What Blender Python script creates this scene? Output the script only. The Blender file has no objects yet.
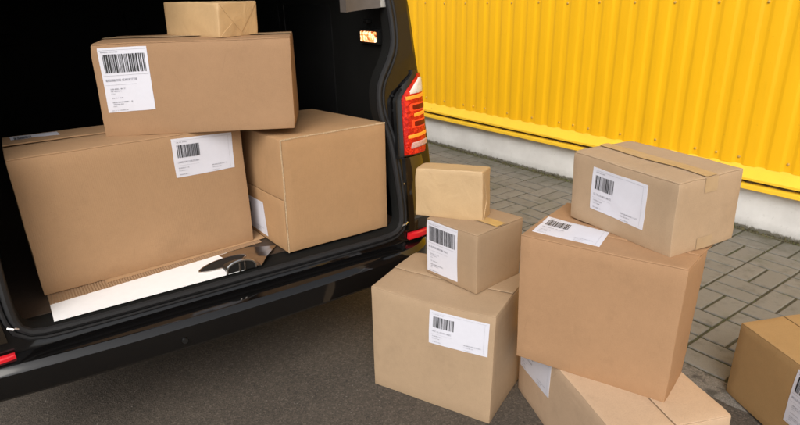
import bpy, bmesh, math, random
from mathutils import Vector, Matrix, noise
R = math.radians
sc = bpy.context.scene
col = sc.collection

# ------------------------------------------------------------------ materials
def mat(name):
    m = bpy.data.materials.new(name); m.use_nodes = True
    nt = m.node_tree; b = nt.nodes['Principled BSDF']
    return m, nt, b
def nd(nt, t, **kw):
    n = nt.nodes.new(t)
    for k, v in kw.items():
        if k in n.inputs: n.inputs[k].default_value = v
        else: setattr(n, k, v)
    return n
def ramp(nt, src, stops):
    r = nt.nodes.new('ShaderNodeValToRGB'); e = r.color_ramp.elements
    while len(e) < len(stops): e.new(.5)
    for el, (p, c) in zip(e, stops):
        el.position = p; el.color = (c[0], c[1], c[2], 1)
    nt.links.new(src, r.inputs[0]); return r.outputs[0]
def mix(nt, a, b, f, mode='MIX'):
    n = nt.nodes.new('ShaderNodeMix'); n.data_type = 'RGBA'; n.blend_type = mode
    for i, v in ((0, f), (6, a), (7, b)):
        if hasattr(v, 'is_linked'): nt.links.new(v, n.inputs[i])
        elif i == 0: n.inputs[0].default_value = v
        else: n.inputs[i].default_value = (v[0], v[1], v[2], 1)
    return n.outputs[2]
def coords(nt, which='Object'):
    return nt.nodes.new('ShaderNodeTexCoord').outputs[which]
def nz(nt, co, scale, detail=4, rough=.55):
    n = nd(nt, 'ShaderNodeTexNoise', Scale=scale, Detail=detail, Roughness=rough)
    nt.links.new(co, n.inputs['Vector']); return n.outputs['Fac']
def bump(nt, b, h, strength, dist=.002):
    n = nd(nt, 'ShaderNodeBump', Strength=strength, Distance=dist)
    nt.links.new(h, n.inputs['Height']); nt.links.new(n.outputs[0], b.inputs['Normal']); return n
def scaled(nt, co, s):
    n = nt.nodes.new('ShaderNodeMapping'); n.inputs['Scale'].default_value = s
    nt.links.new(co, n.inputs[0]); return n.outputs[0]
def sc3(c, k): return tuple(x * k for x in c)

def plain(name, c, rough=.5, metal=0., spec=.5, coat=0., var=.06, vs=30, emit=None):
    m, nt, b = mat(name); co = coords(nt)
    f = nz(nt, co, vs)
    nt.links.new(ramp(nt, f, [(.3, sc3(c, 1 - var)), (.7, sc3(c, 1 + var))]), b.inputs['Base Color'])
    b.inputs['Roughness'].default_value = rough; b.inputs['Metallic'].default_value = metal
    b.inputs['Specular IOR Level'].default_value = spec; b.inputs['Coat Weight'].default_value = coat
    b.inputs['Coat Roughness'].default_value = .03
    if emit:
        b.inputs['Emission Color'].default_value = (*emit[0], 1); b.inputs['Emission Strength'].default_value = emit[1]
    return m

def cardboard(name, c, seed, flute='x'):
    m, nt, b = mat(name); co0 = coords(nt)
    mp = nt.nodes.new('ShaderNodeMapping'); mp.inputs['Location'].default_value = (seed * 1.37, seed * .71, seed * 2.1)
    nt.links.new(co0, mp.inputs[0]); co = mp.outputs[0]
    big = nz(nt, co, 4.5, 3); mid = nz(nt, co, 38, 4, .6)
    fib = nz(nt, scaled(nt, co, (260, 260, 900)), 1.0, 2, .6); fine = nz(nt, co, 900, 2)
    c1 = ramp(nt, big, [(.3, sc3(c, .93)), (.72, sc3(c, 1.06))])
    c2 = mix(nt, c1, ramp(nt, mid, [(.3, sc3(c, .86)), (.7, sc3(c, 1.1))]), .35)
    c3 = mix(nt, c2, ramp(nt, fib, [(.25, sc3(c, .74)), (.55, sc3(c, 1.02)), (.85, sc3(c, 1.16))]), .33)
    sp = nz(nt, co, 330, 2, .5)
    c4 = mix(nt, c3, sc3(c, .5), ramp(nt, sp, [(.71, (0, 0, 0)), (.78, (.7, .7, .7))]))
    # scuffs: a few paler rubbed streaks
    st = nz(nt, scaled(nt, co, (14, 3, 40)), 1.0, 5, .7)
    c5 = mix(nt, c4, sc3(c, 1.28), ramp(nt, st, [(.63, (0, 0, 0)), (.75, (.32, .32, .32))]))
    sm = nz(nt, scaled(nt, co, (2.2, 3.1, 2.6)), 1.6, 6, .7)
    c5 = mix(nt, c5, sc3(c, .72), ramp(nt, sm, [(.56, (0, 0, 0)), (.72, (.45, .45, .45))]))
    sc_ = nd(nt, 'ShaderNodeTexVoronoi', Scale=5.5, feature='DISTANCE_TO_EDGE'); nt.links.new(scaled(nt, co, (1, 1, .45)), sc_.inputs['Vector'])
    lm = nd(nt, 'ShaderNodeMath', operation='MULTIPLY'); r1 = ramp(nt, sc_.outputs['Distance'], [(0, (1, 1, 1)), (.006, (0, 0, 0))]); r2 = ramp(nt, nz(nt, co, 7, 3), [(.56, (0, 0, 0)), (.66, (.3, .3, .3))])
    nt.links.new(r1, lm.inputs[0]); nt.links.new(r2, lm.inputs[1])
    c5 = mix(nt, c5, sc3(c, .6), lm.outputs[0])
    nt.links.new(c5, b.inputs['Base Color'])
    b.inputs['Roughness'].default_value = .78; b.inputs['Specular IOR Level'].default_value = .3
    w = nt.nodes.new('ShaderNodeTexWave'); w.wave_type = 'BANDS'
    w.bands_direction = 'DIAGONAL' if flute == 'd' else flute.upper()
    w.inputs['Scale'].default_value = 46; w.inputs['Distortion'].default_value = .7; w.inputs['Detail'].default_value = 1
    # flutes run vertically on the walls: bands across x+y
    sx = nt.nodes.new('ShaderNodeSeparateXYZ'); nt.links.new(co, sx.inputs[0])
    ad = nt.nodes.new('ShaderNodeMath'); ad.operation = 'ADD'
    nt.links.new(sx.outputs[0], ad.inputs[0]); nt.links.new(sx.outputs[1], ad.inputs[1])
    cb = nt.nodes.new('ShaderNodeCombineXYZ'); nt.links.new(ad.outputs[0], cb.inputs[0])
    nt.links.new(cb.outputs[0], w.inputs['Vector']); w.bands_direction = 'X'
    b1 = nd(nt, 'ShaderNodeBump', Strength=.11, Distance=.0012); nt.links.new(w.outputs['Fac'], b1.inputs['Height'])
    b2 = nd(nt, 'ShaderNodeBump', Strength=.25, Distance=.002); nt.links.new(mid, b2.inputs['Height'])
    nt.links.new(b1.outputs[0], b2.inputs['Normal'])
    b3 = nd(nt, 'ShaderNodeBump', Strength=.25, Distance=.0006); nt.links.new(fine, b3.inputs['Height'])
    nt.links.new(b2.outputs[0], b3.inputs['Normal']); nt.links.new(b3.outputs[0], b.inputs['Normal'])
    return m

def kraft(name, c):
    m, nt, b = mat(name); co = coords(nt)
    a = nz(nt, co, 9, 4); f = nz(nt, scaled(nt, co, (200, 200, 600)), 1, 3)
    c1 = ramp(nt, a, [(.3, sc3(c, .9)), (.7, sc3(c, 1.07))])
    c2 = mix(nt, c1, ramp(nt, f, [(.3, sc3(c, .85)), (.7, sc3(c, 1.1))]), .3)
    nt.links.new(c2, b.inputs['Base Color']); b.inputs['Roughness'].default_value = .6
    wr = nd(nt, 'ShaderNodeTexNoise', Scale=13, Detail=5, Roughness=.5, Distortion=1.2); nt.links.new(co, wr.inputs['Vector'])
    bump(nt, b, wr.outputs['Fac'], .55, .006)
    return m

CB = {  # base colours of the boards
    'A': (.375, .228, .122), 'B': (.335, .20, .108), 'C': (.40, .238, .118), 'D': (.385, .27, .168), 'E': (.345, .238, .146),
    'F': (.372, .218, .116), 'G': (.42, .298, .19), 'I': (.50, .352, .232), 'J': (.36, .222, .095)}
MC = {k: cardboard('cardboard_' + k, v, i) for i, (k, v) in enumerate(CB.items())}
M = {}
M['kraftH'] = kraft('kraft_paper', (.485, .333, .178)); M['kraftS'] = kraft('kraft_paper_dark', (.52, .345, .175))
M['flute'] = cardboard('corrugated', (.33, .21, .12), 21)
M['sheet'] = cardboard('cardboard_sheet', (.45, .28, .15), 23)
M['inner'] = cardboard('cardboard_slit_shade', (.25, .15, .08), 25)  # darker board tone, painted shade for the slit on box C
M['paper'] = plain('label_paper', (.645, .645, .71), .45, var=.015, vs=60)
M['ink'] = plain('label_ink', (.018, .018, .02), .5, var=.1)
M['greyink'] = plain('label_grey_ink', (.24, .24, .28), .5, var=.1)
M['tape'] = plain('packing_tape', (.47, .31, .135), .16, var=.08, vs=40, spec=.6)
M['tape2'] = plain('packing_tape_matt', (.425, .298, .175), .35, var=.05, vs=40)

def yellow(name, c, rough=.38):
    m, nt, b = mat(name); co = coords(nt)
    st = nz(nt, scaled(nt, co, (9, 9, .9)), 1, 5, .65); sp = nz(nt, co, 55, 3)
    c1 = ramp(nt, st, [(.3, sc3(c, .93)), (.7, sc3(c, 1.04))])
    c2 = mix(nt, c1, (.35, .2, .03), ramp(nt, sp, [(.70, (0, 0, 0)), (.80, (.35, .35, .35))]))
    nt.links.new(c2, b.inputs['Base Color']); b.inputs['Roughness'].default_value = rough
    bump(nt, b, nz(nt, co, 6, 2), .15, .01)
    return m
M['yellow'] = yellow('yellow_coated_steel', (.93, .495, .008))
M['yellow2'] = yellow('yellow_flashing', (.93, .565, .035), .45)
M['screw'] = plain('screw_zinc', (.62, .40, .10), .4, .2)
M['dark'] = plain('dark_gap', (.13, .085, .03), .9, var=.6, vs=25)

def plinth():
    m, nt, b = mat('white_render'); co = coords(nt, 'Generated'); ob = coords(nt)
    f = nz(nt, ob, 5, 5); g = nz(nt, ob, 220, 3, .7); h = nz(nt, ob, 28, 4, .6)
    c1 = ramp(nt, f, [(.3, (.70, .68, .65)), (.7, (.82, .805, .775))])
    c1 = mix(nt, c1, (.42, .40, .36), ramp(nt, h, [(.62, (0, 0, 0)), (.75, (.4, .4, .4))]))
    # splash dirt on the lowest few centimetres, ragged edge
    sx = nt.nodes.new('ShaderNodeSeparateXYZ'); nt.links.new(ob, sx.inputs[0])
    ad = nd(nt, 'ShaderNodeMath', operation='MULTIPLY_ADD'); nt.links.new(nz(nt, ob, 26, 6, .75), ad.inputs[0]); ad.inputs[1].default_value = -.058
    nt.links.new(sx.outputs[2], ad.inputs[2])
    c2 = mix(nt, (.085, .073, .04), c1, ramp(nt, ad.outputs[0], [(-.0, (.1, .1, .1)), (.010, (.75, .75, .75)), (.06, (1, 1, 1))]))
    nt.links.new(c2, b.inputs['Base Color']); b.inputs['Roughness'].default_value = .9
    bump(nt, b, g, .45, .006)
    return m
M['plinth'] = plinth()

def asphalt():
    m, nt, b = mat('asphalt'); co = coords(nt)
    v = nd(nt, 'ShaderNodeTexVoronoi', Scale=165); nt.links.new(co, v.inputs['Vector'])
    f = nz(nt, co, 340, 3, .7); l = nz(nt, co, 2.2, 4); mm = nz(nt, co, 60, 4, .65)
    sepc = nt.nodes.new('ShaderNodeSeparateColor'); nt.links.new(v.outputs['Color'], sepc.inputs[0])
    c1 = ramp(nt, sepc.outputs[0], [(.0, (.018, .014, .012)), (.35, (.066, .053, .041)), (.75, (.116, .093, .072)), (1., (.24, .192, .148))])
    c2 = mix(nt, c1, ramp(nt, f, [(.32, (.010, .009, .008)), (.68, (.135, .108, .082))]), .5)
    c3 = mix(nt, c2, ramp(nt, l, [(.3, (.04, .033, .026)), (.7, (.10, .082, .064))]), .35)
    c4 = mix(nt, c3, (.012, .011, .01), ramp(nt, mm, [(.58, (0, 0, 0)), (.7, (.7, .7, .7))]))
    nt.links.new(c4, b.inputs['Base Color']); b.inputs['Roughness'].default_value = .85
    hb = mix(nt, v.outputs['Distance'], f, .5)
    bump(nt, b, hb, .7, .006)
    return m
M['asphalt'] = asphalt()

def paver():
    m, nt, b = mat('concrete_pavers'); co = coords(nt)
    g = nt.nodes.new('ShaderNodeNewGeometry')
    c1 = ramp(nt, g.outputs['Random Per Island'], [(0, (.180, .168, .142)), (.5, (.198, .184, .156)), (1, (.216, .202, .174))])
    f = nz(nt, co, 420, 3, .7); d = nz(nt, co, 14, 5, .65); mo = nz(nt, co, 3.1, 5, .6)
    c2 = mix(nt, c1, ramp(nt, f, [(.3, (.075, .072, .062)), (.7, (.29, .275, .24))]), .3)
    c3 = mix(nt, c2, (.09, .082, .065), ramp(nt, d, [(.52, (0, 0, 0)), (.7, (.55, .55, .55))]))
    c4 = mix(nt, c3, (.085, .09, .045), ramp(nt, mo, [(.56, (0, 0, 0)), (.7, (.35, .35, .35))]))
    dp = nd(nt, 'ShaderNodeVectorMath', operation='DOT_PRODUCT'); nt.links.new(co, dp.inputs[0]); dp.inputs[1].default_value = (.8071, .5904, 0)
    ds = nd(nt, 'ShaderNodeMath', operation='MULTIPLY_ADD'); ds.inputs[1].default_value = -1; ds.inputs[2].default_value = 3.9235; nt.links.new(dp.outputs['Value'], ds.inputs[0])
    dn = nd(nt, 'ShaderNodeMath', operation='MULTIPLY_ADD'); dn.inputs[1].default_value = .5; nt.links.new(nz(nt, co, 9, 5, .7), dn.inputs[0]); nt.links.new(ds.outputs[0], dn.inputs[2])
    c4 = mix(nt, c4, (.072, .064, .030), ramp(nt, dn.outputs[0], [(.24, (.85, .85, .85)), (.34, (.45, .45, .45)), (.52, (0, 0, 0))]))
    nt.links.new(c4, b.inputs['Base Color']); b.inputs['Roughness'].default_value = .88
    bump(nt, b, f, .5, .003)
    return m
M['paver'] = paver()
def joint():
    m, nt, b = mat('mossy_joint'); co = coords(nt)
    f = nz(nt, co, 7, 5, .65); g = nz(nt, co, 160, 3)
    c1 = ramp(nt, f, [(.36, (.062, .052, .034)), (.52, (.078, .070, .038)), (.66, (.072, .080, .026))])
    c2 = mix(nt, c1, (.018, .015, .01), ramp(nt, g, [(.45, (0, 0, 0)), (.65, (.7, .7, .7))]))
    nt.links.new(c2, b.inputs['Base Color']); b.inputs['Roughness'].default_value = .95
    bump(nt, b, g, .8, .006)
    return m
M['joint'] = joint()
def edging():
    m, nt, b = mat('concrete_edging'); co = coords(nt)
    f = nz(nt, co, 260, 3, .75); d = nz(nt, co, 18, 5, .65)
    c1 = ramp(nt, f, [(.3, (.09, .08, .068)), (.5, (.17, .152, .13)), (.72, (.30, .27, .235))])
    c2 = mix(nt, c1, (.05, .044, .036), ramp(nt, d, [(.48, (0, 0, 0)), (.62, (.85, .85, .85))]))
    nt.links.new(c2, b.inputs['Base Color']); b.inputs['Roughness'].default_value = .9
    bump(nt, b, f, .7, .006)
    return m
M['edging'] = edging()
def mossm():
    m, nt, b = mat('moss'); g = nt.nodes.new('ShaderNodeNewGeometry')
    nt.links.new(ramp(nt, g.outputs['Random Per Island'], [(0, (.03, .024, .012)), (.45, (.085, .070, .035)), (.8, (.10, .09, .038)), (1, (.10, .115, .03))]), b.inputs['Base Color'])
    b.inputs['Roughness'].default_value = .95
    return m
M['moss'] = mossm()

M['paint'] = plain('black_car_paint', (.0045, .004, .004), .07, spec=.5, coat=0., var=.1, vs=3)
M['bumper'] = plain('black_bumper_paint', (.004, .0037, .0037), .08, spec=.6, coat=0., var=.1, vs=3)
M['rubber'] = plain('black_rubber', (.012, .012, .013), .6, spec=.28, var=.15, vs=90)
M['pillar'] = plain('black_pillar_plastic', (.009, .009, .009), .35, var=.15, vs=20)
M['liner'] = plain('black_cargo_lining', (.005, .005, .0045), .8, spec=.2, var=.2, vs=8)
M['floor'] = plain('dark_cargo_floor', (.055, .036, .024), .55, var=.2, vs=30)
M['plate'] = plain('white_enamel_sill', (.92, .92, .93), .28, spec=.6, var=.02)
M['chrome'] = plain('chrome', (.75, .74, .72), .14, 1.)
M['steel'] = plain('brushed_steel', (.48, .44, .40), .22, 1., var=.1)
M['trim'] = plain('grey_trim', (.10, .085, .075), .6, var=.08)
M['trimlight'] = plain('pale_trim_edge', (.42, .41, .38), .5)
def redm():
    m, nt, b = mat('red_lens'); co = coords(nt)
    v = nd(nt, 'ShaderNodeTexVoronoi', Scale=130); nt.links.new(co, v.inputs['Vector'])
    s = nt.nodes.new('ShaderNodeSeparateColor'); nt.links.new(v.outputs['Color'], s.inputs[0])
    c = mix(nt, ramp(nt, s.outputs[0], [(0, (.26, .004, .002)), (.6, (.50, .014, .006)), (1, (.70, .035, .012))]), (.34, .006, .003), ramp(nt, nz(nt, co, 26, 3), [(.42, (0, 0, 0)), (.62, (.8, .8, .8))]))
    nt.links.new(c, b.inputs['Base Color']); nt.links.new(c, b.inputs['Emission Color']); b.inputs['Emission Strength'].default_value = .16
    b.inputs['Roughness'].default_value = .12; b.inputs['Specular IOR Level'].default_value = .35
    bump(nt, b, v.outputs['Distance'], .25, .003)
    return m
M['red'] = redm()
M['redframe'] = plain('glowing_red_frame', (.75, .05, .012), .2, spec=.3, var=.15, vs=120, emit=((1., .06, .01), .2))
M['maroon'] = plain('dark_red_lens', (.14, .004, .003), .2, spec=.3, coat=0., var=.2, vs=90)
M['amber'] = plain('lit_lens_strip', (.82, .22, .02), .2, var=.12, vs=90, emit=((1., .25, .02), .36))
M['clear'] = plain('clear_lens', (.72, .68, .64), .15, coat=.6, var=.12, vs=120)
M['clear2'] = plain('reversing_lens', (.50, .30, .27), .15, coat=.4, var=.2, vs=120)
M['bronze'] = plain('black_gloss_corner', (.012, .008, .004), .12, coat=1.)
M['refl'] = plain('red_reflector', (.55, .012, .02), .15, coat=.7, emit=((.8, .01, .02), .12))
def lampm():
    m, nt, b = mat('lit_lamp_lens'); co = coords(nt); f = nz(nt, co, 70, 2)
    c = ramp(nt, f, [(.36, (.25, .05, .01)), (.48, (1., .36, .09)), (.6, (1., .78, .5))])
    nt.links.new(c, b.inputs['Base Color']); nt.links.new(c, b.inputs['Emission Color']); b.inputs['Emission Strength'].default_value = 1.
    return m
M['lamp'] = lampm()
M['edge'] = plain('board_edge', (.50, .36, .22), .8, var=.25, vs=160)
M['tyre'] = plain('tyre_rubber', (.018, .018, .018), .8)
M['rim'] = plain('wheel_rim', (.30, .30, .31), .3, .8)

# ------------------------------------------------------------------ object helpers
def obj(name, bm, m, parent=None, smooth=True, angle=40, recalc=True):
    if recalc: bmesh.ops.recalc_face_normals(bm, faces=bm.faces[:])
    me = bpy.data.meshes.new(name); bm.to_mesh(me); bm.free()
    me.materials.append(m)
    if smooth:
        me.polygons.foreach_set('use_smooth', [True] * len(me.polygons))
        me.set_sharp_from_angle(angle=R(angle))
    o = bpy.data.objects.new(name, me); col.objects.link(o)
    if parent is not None: o.parent = parent
    return o
def thing(name, label, cat, loc=(0, 0, 0), rz=0., group=None):
    o = bpy.data.objects.new(name, None); col.objects.link(o); o.empty_display_size = .1
    o.location = loc; o.rotation_euler = (0, 0, rz); o['label'] = label; o['category'] = cat
    if group: o['group'] = group
    return o
def quad_grid(bm, f, nu, nv):
    vs = [[bm.verts.new(f(i / nu, j / nv)) for j in range(nv + 1)] for i in range(nu + 1)]
    for i in range(nu):
        for j in range(nv): bm.faces.new((vs[i][j], vs[i + 1][j], vs[i + 1][j + 1], vs[i][j + 1]))
    return vs
def add_box(bm, lo, hi, xf=None):
    P = [(x, y, z) for x in (lo[0], hi[0]) for y in (lo[1], hi[1]) for z in (lo[2], hi[2])]
    v = [bm.verts.new(xf(p) if xf else p) for p in P]
    for f in ((0, 1, 3, 2), (4, 6, 7, 5), (0, 4, 5, 1), (2, 3, 7, 6), (0, 2, 6, 4), (1, 5, 7, 3)): bm.faces.new([v[i] for i in f])
def bevel(bm, w, seg=2):
    bmesh.ops.bevel(bm, geom=bm.edges[:], offset=w, segments=seg, affect='EDGES', profile=.6)
def add_tube(bm, pts, r, n=8, closed=False, flat=1.0):
    m = len(pts); rings = []
    for i, p in enumerate(pts):
        a = Vector(pts[(i - 1) % m] if closed or i > 0 else pts[i]); b = Vector(pts[(i + 1) % m] if closed or i < m - 1 else pts[i])
        t = (b - a).normalized(); up = Vector((0, 1, 0)) if abs(t.y) < .9 else Vector((1, 0, 0))
        s = t.cross(up).normalized(); q = s.cross(t)
        rings.append([bm.verts.new(Vector(p) + s * (r * math.cos(k * 2 * math.pi / n)) + q * (r * flat * math.sin(k * 2 * math.pi / n))) for k in range(n)])
    for i in range(m if closed else m - 1):
        A, B = rings[i], rings[(i + 1) % m]
        for k in range(n): bm.faces.new((A[k], A[(k + 1) % n], B[(k + 1) % n], B[k]))
    if not closed:
        bm.faces.new(rings[0]); bm.faces.new(rings[-1][::-1])
def add_lathe(bm, prof, n=32, axis='x', at=(0, 0, 0)):
    rings = []
    for (h, r) in prof:
        ring = []
        for k in range(n):
            a = k * 2 * math.pi / n; c, s = r * math.cos(a), r * math.sin(a)
            p = {'x': (h, c, s), 'y': (c, h, s), 'z': (c, s, h)}[axis]
            ring.append(bm.verts.new(Vector(p) + Vector(at)))
        rings.append(ring)
    for A, B in zip(rings, rings[1:]):
        for k in range(n): bm.faces.new((A[k], A[(k + 1) % n], B[(k + 1) % n], B[k]))
    bm.faces.new(rings[0]); bm.faces.new(rings[-1])

# ------------------------------------------------------------------ cartons
BOX = {
    'D': ([0.3172, 1.7738, 0.0], 59.51, [[-0.0048, 0.0028, 0.0], [0.0012, -0.0048, 0.4557], [0.0039, 0.5096, 0.0], [0.0005, 0.5038, 0.4552], [0.36, -0.0, 0.0], [0.36, -0.0, 0.4566], [0.36, 0.5059, 0.0], [0.36, 0.5059, 0.4566]]),
    'E': ([0.2751, 1.9373, 0.4566], 40.69, [[-0.0012, -0.0002, 0.0], [-0.0001, 0.0011, 0.2331], [0.0014, 0.267, 0.0], [0.0003, 0.266, 0.2321], [0.2502, -0.0, 0.0], [0.2541, -0.0013, 0.2377], [0.2502, 0.266, 0.0], [0.2502, 0.266, 0.2315]]),
    'H': ([0.3089, 2.069, 0.6881], 66.91, [[0.0033, -0.0006, 0.0], [0.0007, 0.0043, 0.197], [-0.0025, 0.2668, 0.0], [-0.0007, 0.2665, 0.1896], [0.1011, -0.0041, 0.0], [0.1013, 0.0004, 0.1907], [0.1015, 0.2659, 0.0], [0.101, 0.2637, 0.1865]]),
    'I': ([0.6076, 1.3368, 0.0], 13.31, [[0.0, 0.0, 0.0], [0.0, 0.0, 0.3021], [0.0057, 0.6605, 0.0], [-0.0, 0.6573, 0.3021], [0.3802, 0.0, 0.0], [0.3802, 0.0005, 0.3027], [0.3802, 0.6573, 0.0], [0.3802, 0.6573, 0.3021]]),
    'F': ([0.8024, 1.4762, 0.3021], 53.52, [[0.0067, 0.0077, 0.0], [0.0009, 0.003, 0.4617], [-0.0085, 0.498, 0.0], [-0.0018, 0.5079, 0.4562], [0.1976, 0.0, 0.0], [0.1971, -0.0107, 0.4544], [0.1976, 0.5065, 0.0], [0.1976, 0.5065, 0.4588]]),
    'G': ([0.7831, 1.5637, 0.761], 27.65, [[0.0007, -0.0014, 0.0], [-0.0039, 0.0043, 0.2246], [-0.0029, 0.4049, 0.0], [0.0001, 0.4174, 0.2295], [0.286, -0.0004, 0.0], [0.2728, 0.0017, 0.2262], [0.274, 0.4165, 0.0], [0.2691, 0.4233, 0.2299]]),
    'J': ([1.3501, 1.3808, 0.01], 8.07, [[0.0, 0.0, 0.0], [0.0, 0.0, 0.3171], [-0.008, 0.541, 0.0], [-0.0014, 0.5443, 0.3071], [0.35, 0.0, 0.0], [0.35, 0.0, 0.3171], [0.35, 0.55, 0.0], [0.35, 0.55, 0.3171]]),
    'A': ([-1.2584, 1.8637, 0.541], 34.42, [[-0.0001, -0.012, 0.0], [-0.0051, -0.0004, 0.4874], [0.0, 0.3908, 0.0], [0.0056, 0.3909, 0.4899], [0.7837, 0.0117, 0.0], [0.7811, 0.0, 0.4895], [0.7811, 0.3908, 0.0], [0.7811, 0.3908, 0.4895]]),
    'C': ([-0.4391, 2.1599, 0.541], 36.58, [[-0.0, 0.0118, 0.0], [0.0034, -0.0003, 0.4608], [-0.0, 0.5597, 0.0], [-0.0, 0.5597, 0.4557], [0.4733, -0.0104, 0.0], [0.4825, -0.0017, 0.4581], [0.4554, 0.5597, 0.0], [0.45099999999999996, 0.5599, 0.4445]]),
    'B': ([-1.0649, 2.1584, 1.0305], 6.66, [[-0.0057, 0.0023, 0.0], [0.0043, 0.0014, 0.3266], [0.0, 0.3295, 0.0], [-0.0002, 0.3297, 0.3325], [0.6819, -0.0079, 0.0], [0.6935, 0.0002, 0.327], [0.6879, 0.3295, 0.0], [0.6879, 0.3295, 0.3281]]),
    'S': ([-0.632, 2.2611, 1.3586], 49.66, [[-0.0025, 0.0017, 0.0], [0.0023, -0.0016, 0.1204], [-0.0025, 0.3594, 0.0], [0.0026, 0.3566, 0.1253], [0.1727, 0.0011, 0.0], [0.1756, -0.0011, 0.1208], [0.1743, 0.3581, 0.0], [0.1743, 0.3581, 0.1218]]),
}
class Carton:
    """a slightly out-of-square cardboard box: 8 measured corners, trilinear in between, soft bulges on top"""
    def __init__(s, key, bulge=.0028, wob=.0018, sag=0., seed=0, freq=2.6):
        o, a, c = BOX[key]
        s.o, s.a = Vector(o), R(a); s.C = [Vector(p) for p in c]
        s.L = ((s.C[4] - s.C[0]).length, (s.C[2] - s.C[0]).length, (s.C[1] - s.C[0]).length)
        s.bulge, s.wob, s.sag, s.seed, s.freq = bulge, wob, sag, seed, freq
        rk = random.Random(seed * 3 + 1); s.knock = [rk.choice((0, .001, .0018, .003)) if k & 1 else rk.choice((0, .0008, .0015)) for k in range(8)]
    def P(s, p, off=(0, 0, 0)):
        a, b, c = p
        q = Vector()
        for i, C in enumerate(s.C):
            q += C * ((a if i & 4 else 1 - a) * (b if i & 2 else 1 - b) * (c if i & 1 else 1 - c))
        w = lambda t: math.sin(math.pi * min(1, max(0, t)))
        d = Vector(((a - .5) * 2 * s.bulge * w(b) * w(c), (b - .5) * 2 * s.bulge * w(a) * w(c), (c - .5) * 2 * s.bulge * .5 * w(a) * w(b)))
        n = noise.noise_vector(Vector((a * s.L[0], b * s.L[1], c * s.L[2])) * s.freq * 3 + Vector((s.seed * 7.3, s.seed, 3))) * s.wob
        n2 = noise.noise_vector(Vector((a * s.L[0], b * s.L[1], c * s.L[2])) * s.freq * 9 + Vector((s.seed * 3.3, 5, s.seed))) * s.wob * .35
        d += n + n2
        for k in range(8):      # knocked corners
            e = s.knock[k]; g = Vector(((a - (k >> 2 & 1)) * s.L[0], (b - (k >> 1 & 1)) * s.L[1], (c - (k & 1)) * s.L[2])).length
            if g < .04: d -= Vector((((k >> 2 & 1) - .5), ((k >> 1 & 1) - .5), ((k & 1) - .5))) * (2 * e * (1 - g / .04) ** 2)
        d.z -= s.sag * w(b) * max(0, 1 - a) * c ** 6
        d.z *= min(1, c * 4)
        return q + d + Vector(off)
    def face(s, f, u, v, off=0.):
        if f == 'u0': return s.P((u, 0, v), (0, -off, 0))
        if f == 'v0': return s.P((0, u, v), (-off, 0, 0))
        if f == 'u1': return s.P((u, 1, v), (0, off, 0))
        if f == 'v1': return s.P((1, u, v), (off, 0, 0))
        return s.P((u, v, 1), (0, 0, off))
    def slab(s, lo, hi, r, n=(10, 10, 6), extra=None):
        bm = bmesh.new(); L = s.L
        ax = []
        for i in range(3):
            l, h = lo[i] * L[i], hi[i] * L[i]; rr = min(r, (h - l) * .45)
            t = [l, l + .3 * rr, l + rr] + [l + rr + (h - l - 2 * rr) * k / n[i] for k in range(1, n[i])] + [h - rr, h - .3 * rr, h]
            ax.append((t, l + rr, h - rr, rr))
        def put(p):
            q = Vector([min(max(p[i], ax[i][1]), ax[i][2]) for i in range(3)]); d = Vector(p) - q
            rr = min(ax[i][3] for i in range(3))
            if d.length > 1e-9:
                # scale per axis so that rounding keeps each axis' own radius
                e = Vector([d[i] / ax[i][3] for i in range(3)]); m = max(abs(x) for x in e)
                if m > 0: e = e * (m / e.length)
                e = e / max(1e-9, max(1.0, e.length))
                d = Vector([e[i] * ax[i][3] for i in range(3)])
            p = q + d; pn = Vector([p[i] / L[i] for i in range(3)])
            v = s.P(pn)
            if extra: v = v + Vector(extra(pn))
            return v
        for f in range(3):
            i, j = [(1, 2), (0, 2), (0, 1)][f]
            for side in (0, -1):
                g = [[None] * len(ax[j][0]) for _ in ax[i][0]]
                for x, ti in enumerate(ax[i][0]):
                    for y, tj in enumerate(ax[j][0]):
                        p = [0, 0, 0]; p[f] = ax[f][0][side]; p[i] = ti; p[j] = tj
                        g[x][y] = bm.verts.new(put(p))
                for x in range(len(ax[i][0]) - 1):
                    for y in range(len(ax[j][0]) - 1): bm.faces.new((g[x][y], g[x + 1][y], g[x + 1][y + 1], g[x][y + 1]))
        bmesh.ops.remove_doubles(bm, verts=bm.verts[:], dist=2e-5)
        return bm

def patch(c, f, u0, u1, v0, v1, off, nu=6, nv=6):
    bm = bmesh.new(); quad_grid(bm, lambda u, v: c.face(f, u0 + (u1 - u0) * u, v0 + (v1 - v0) * v, off), nu, nv); return bm

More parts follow.
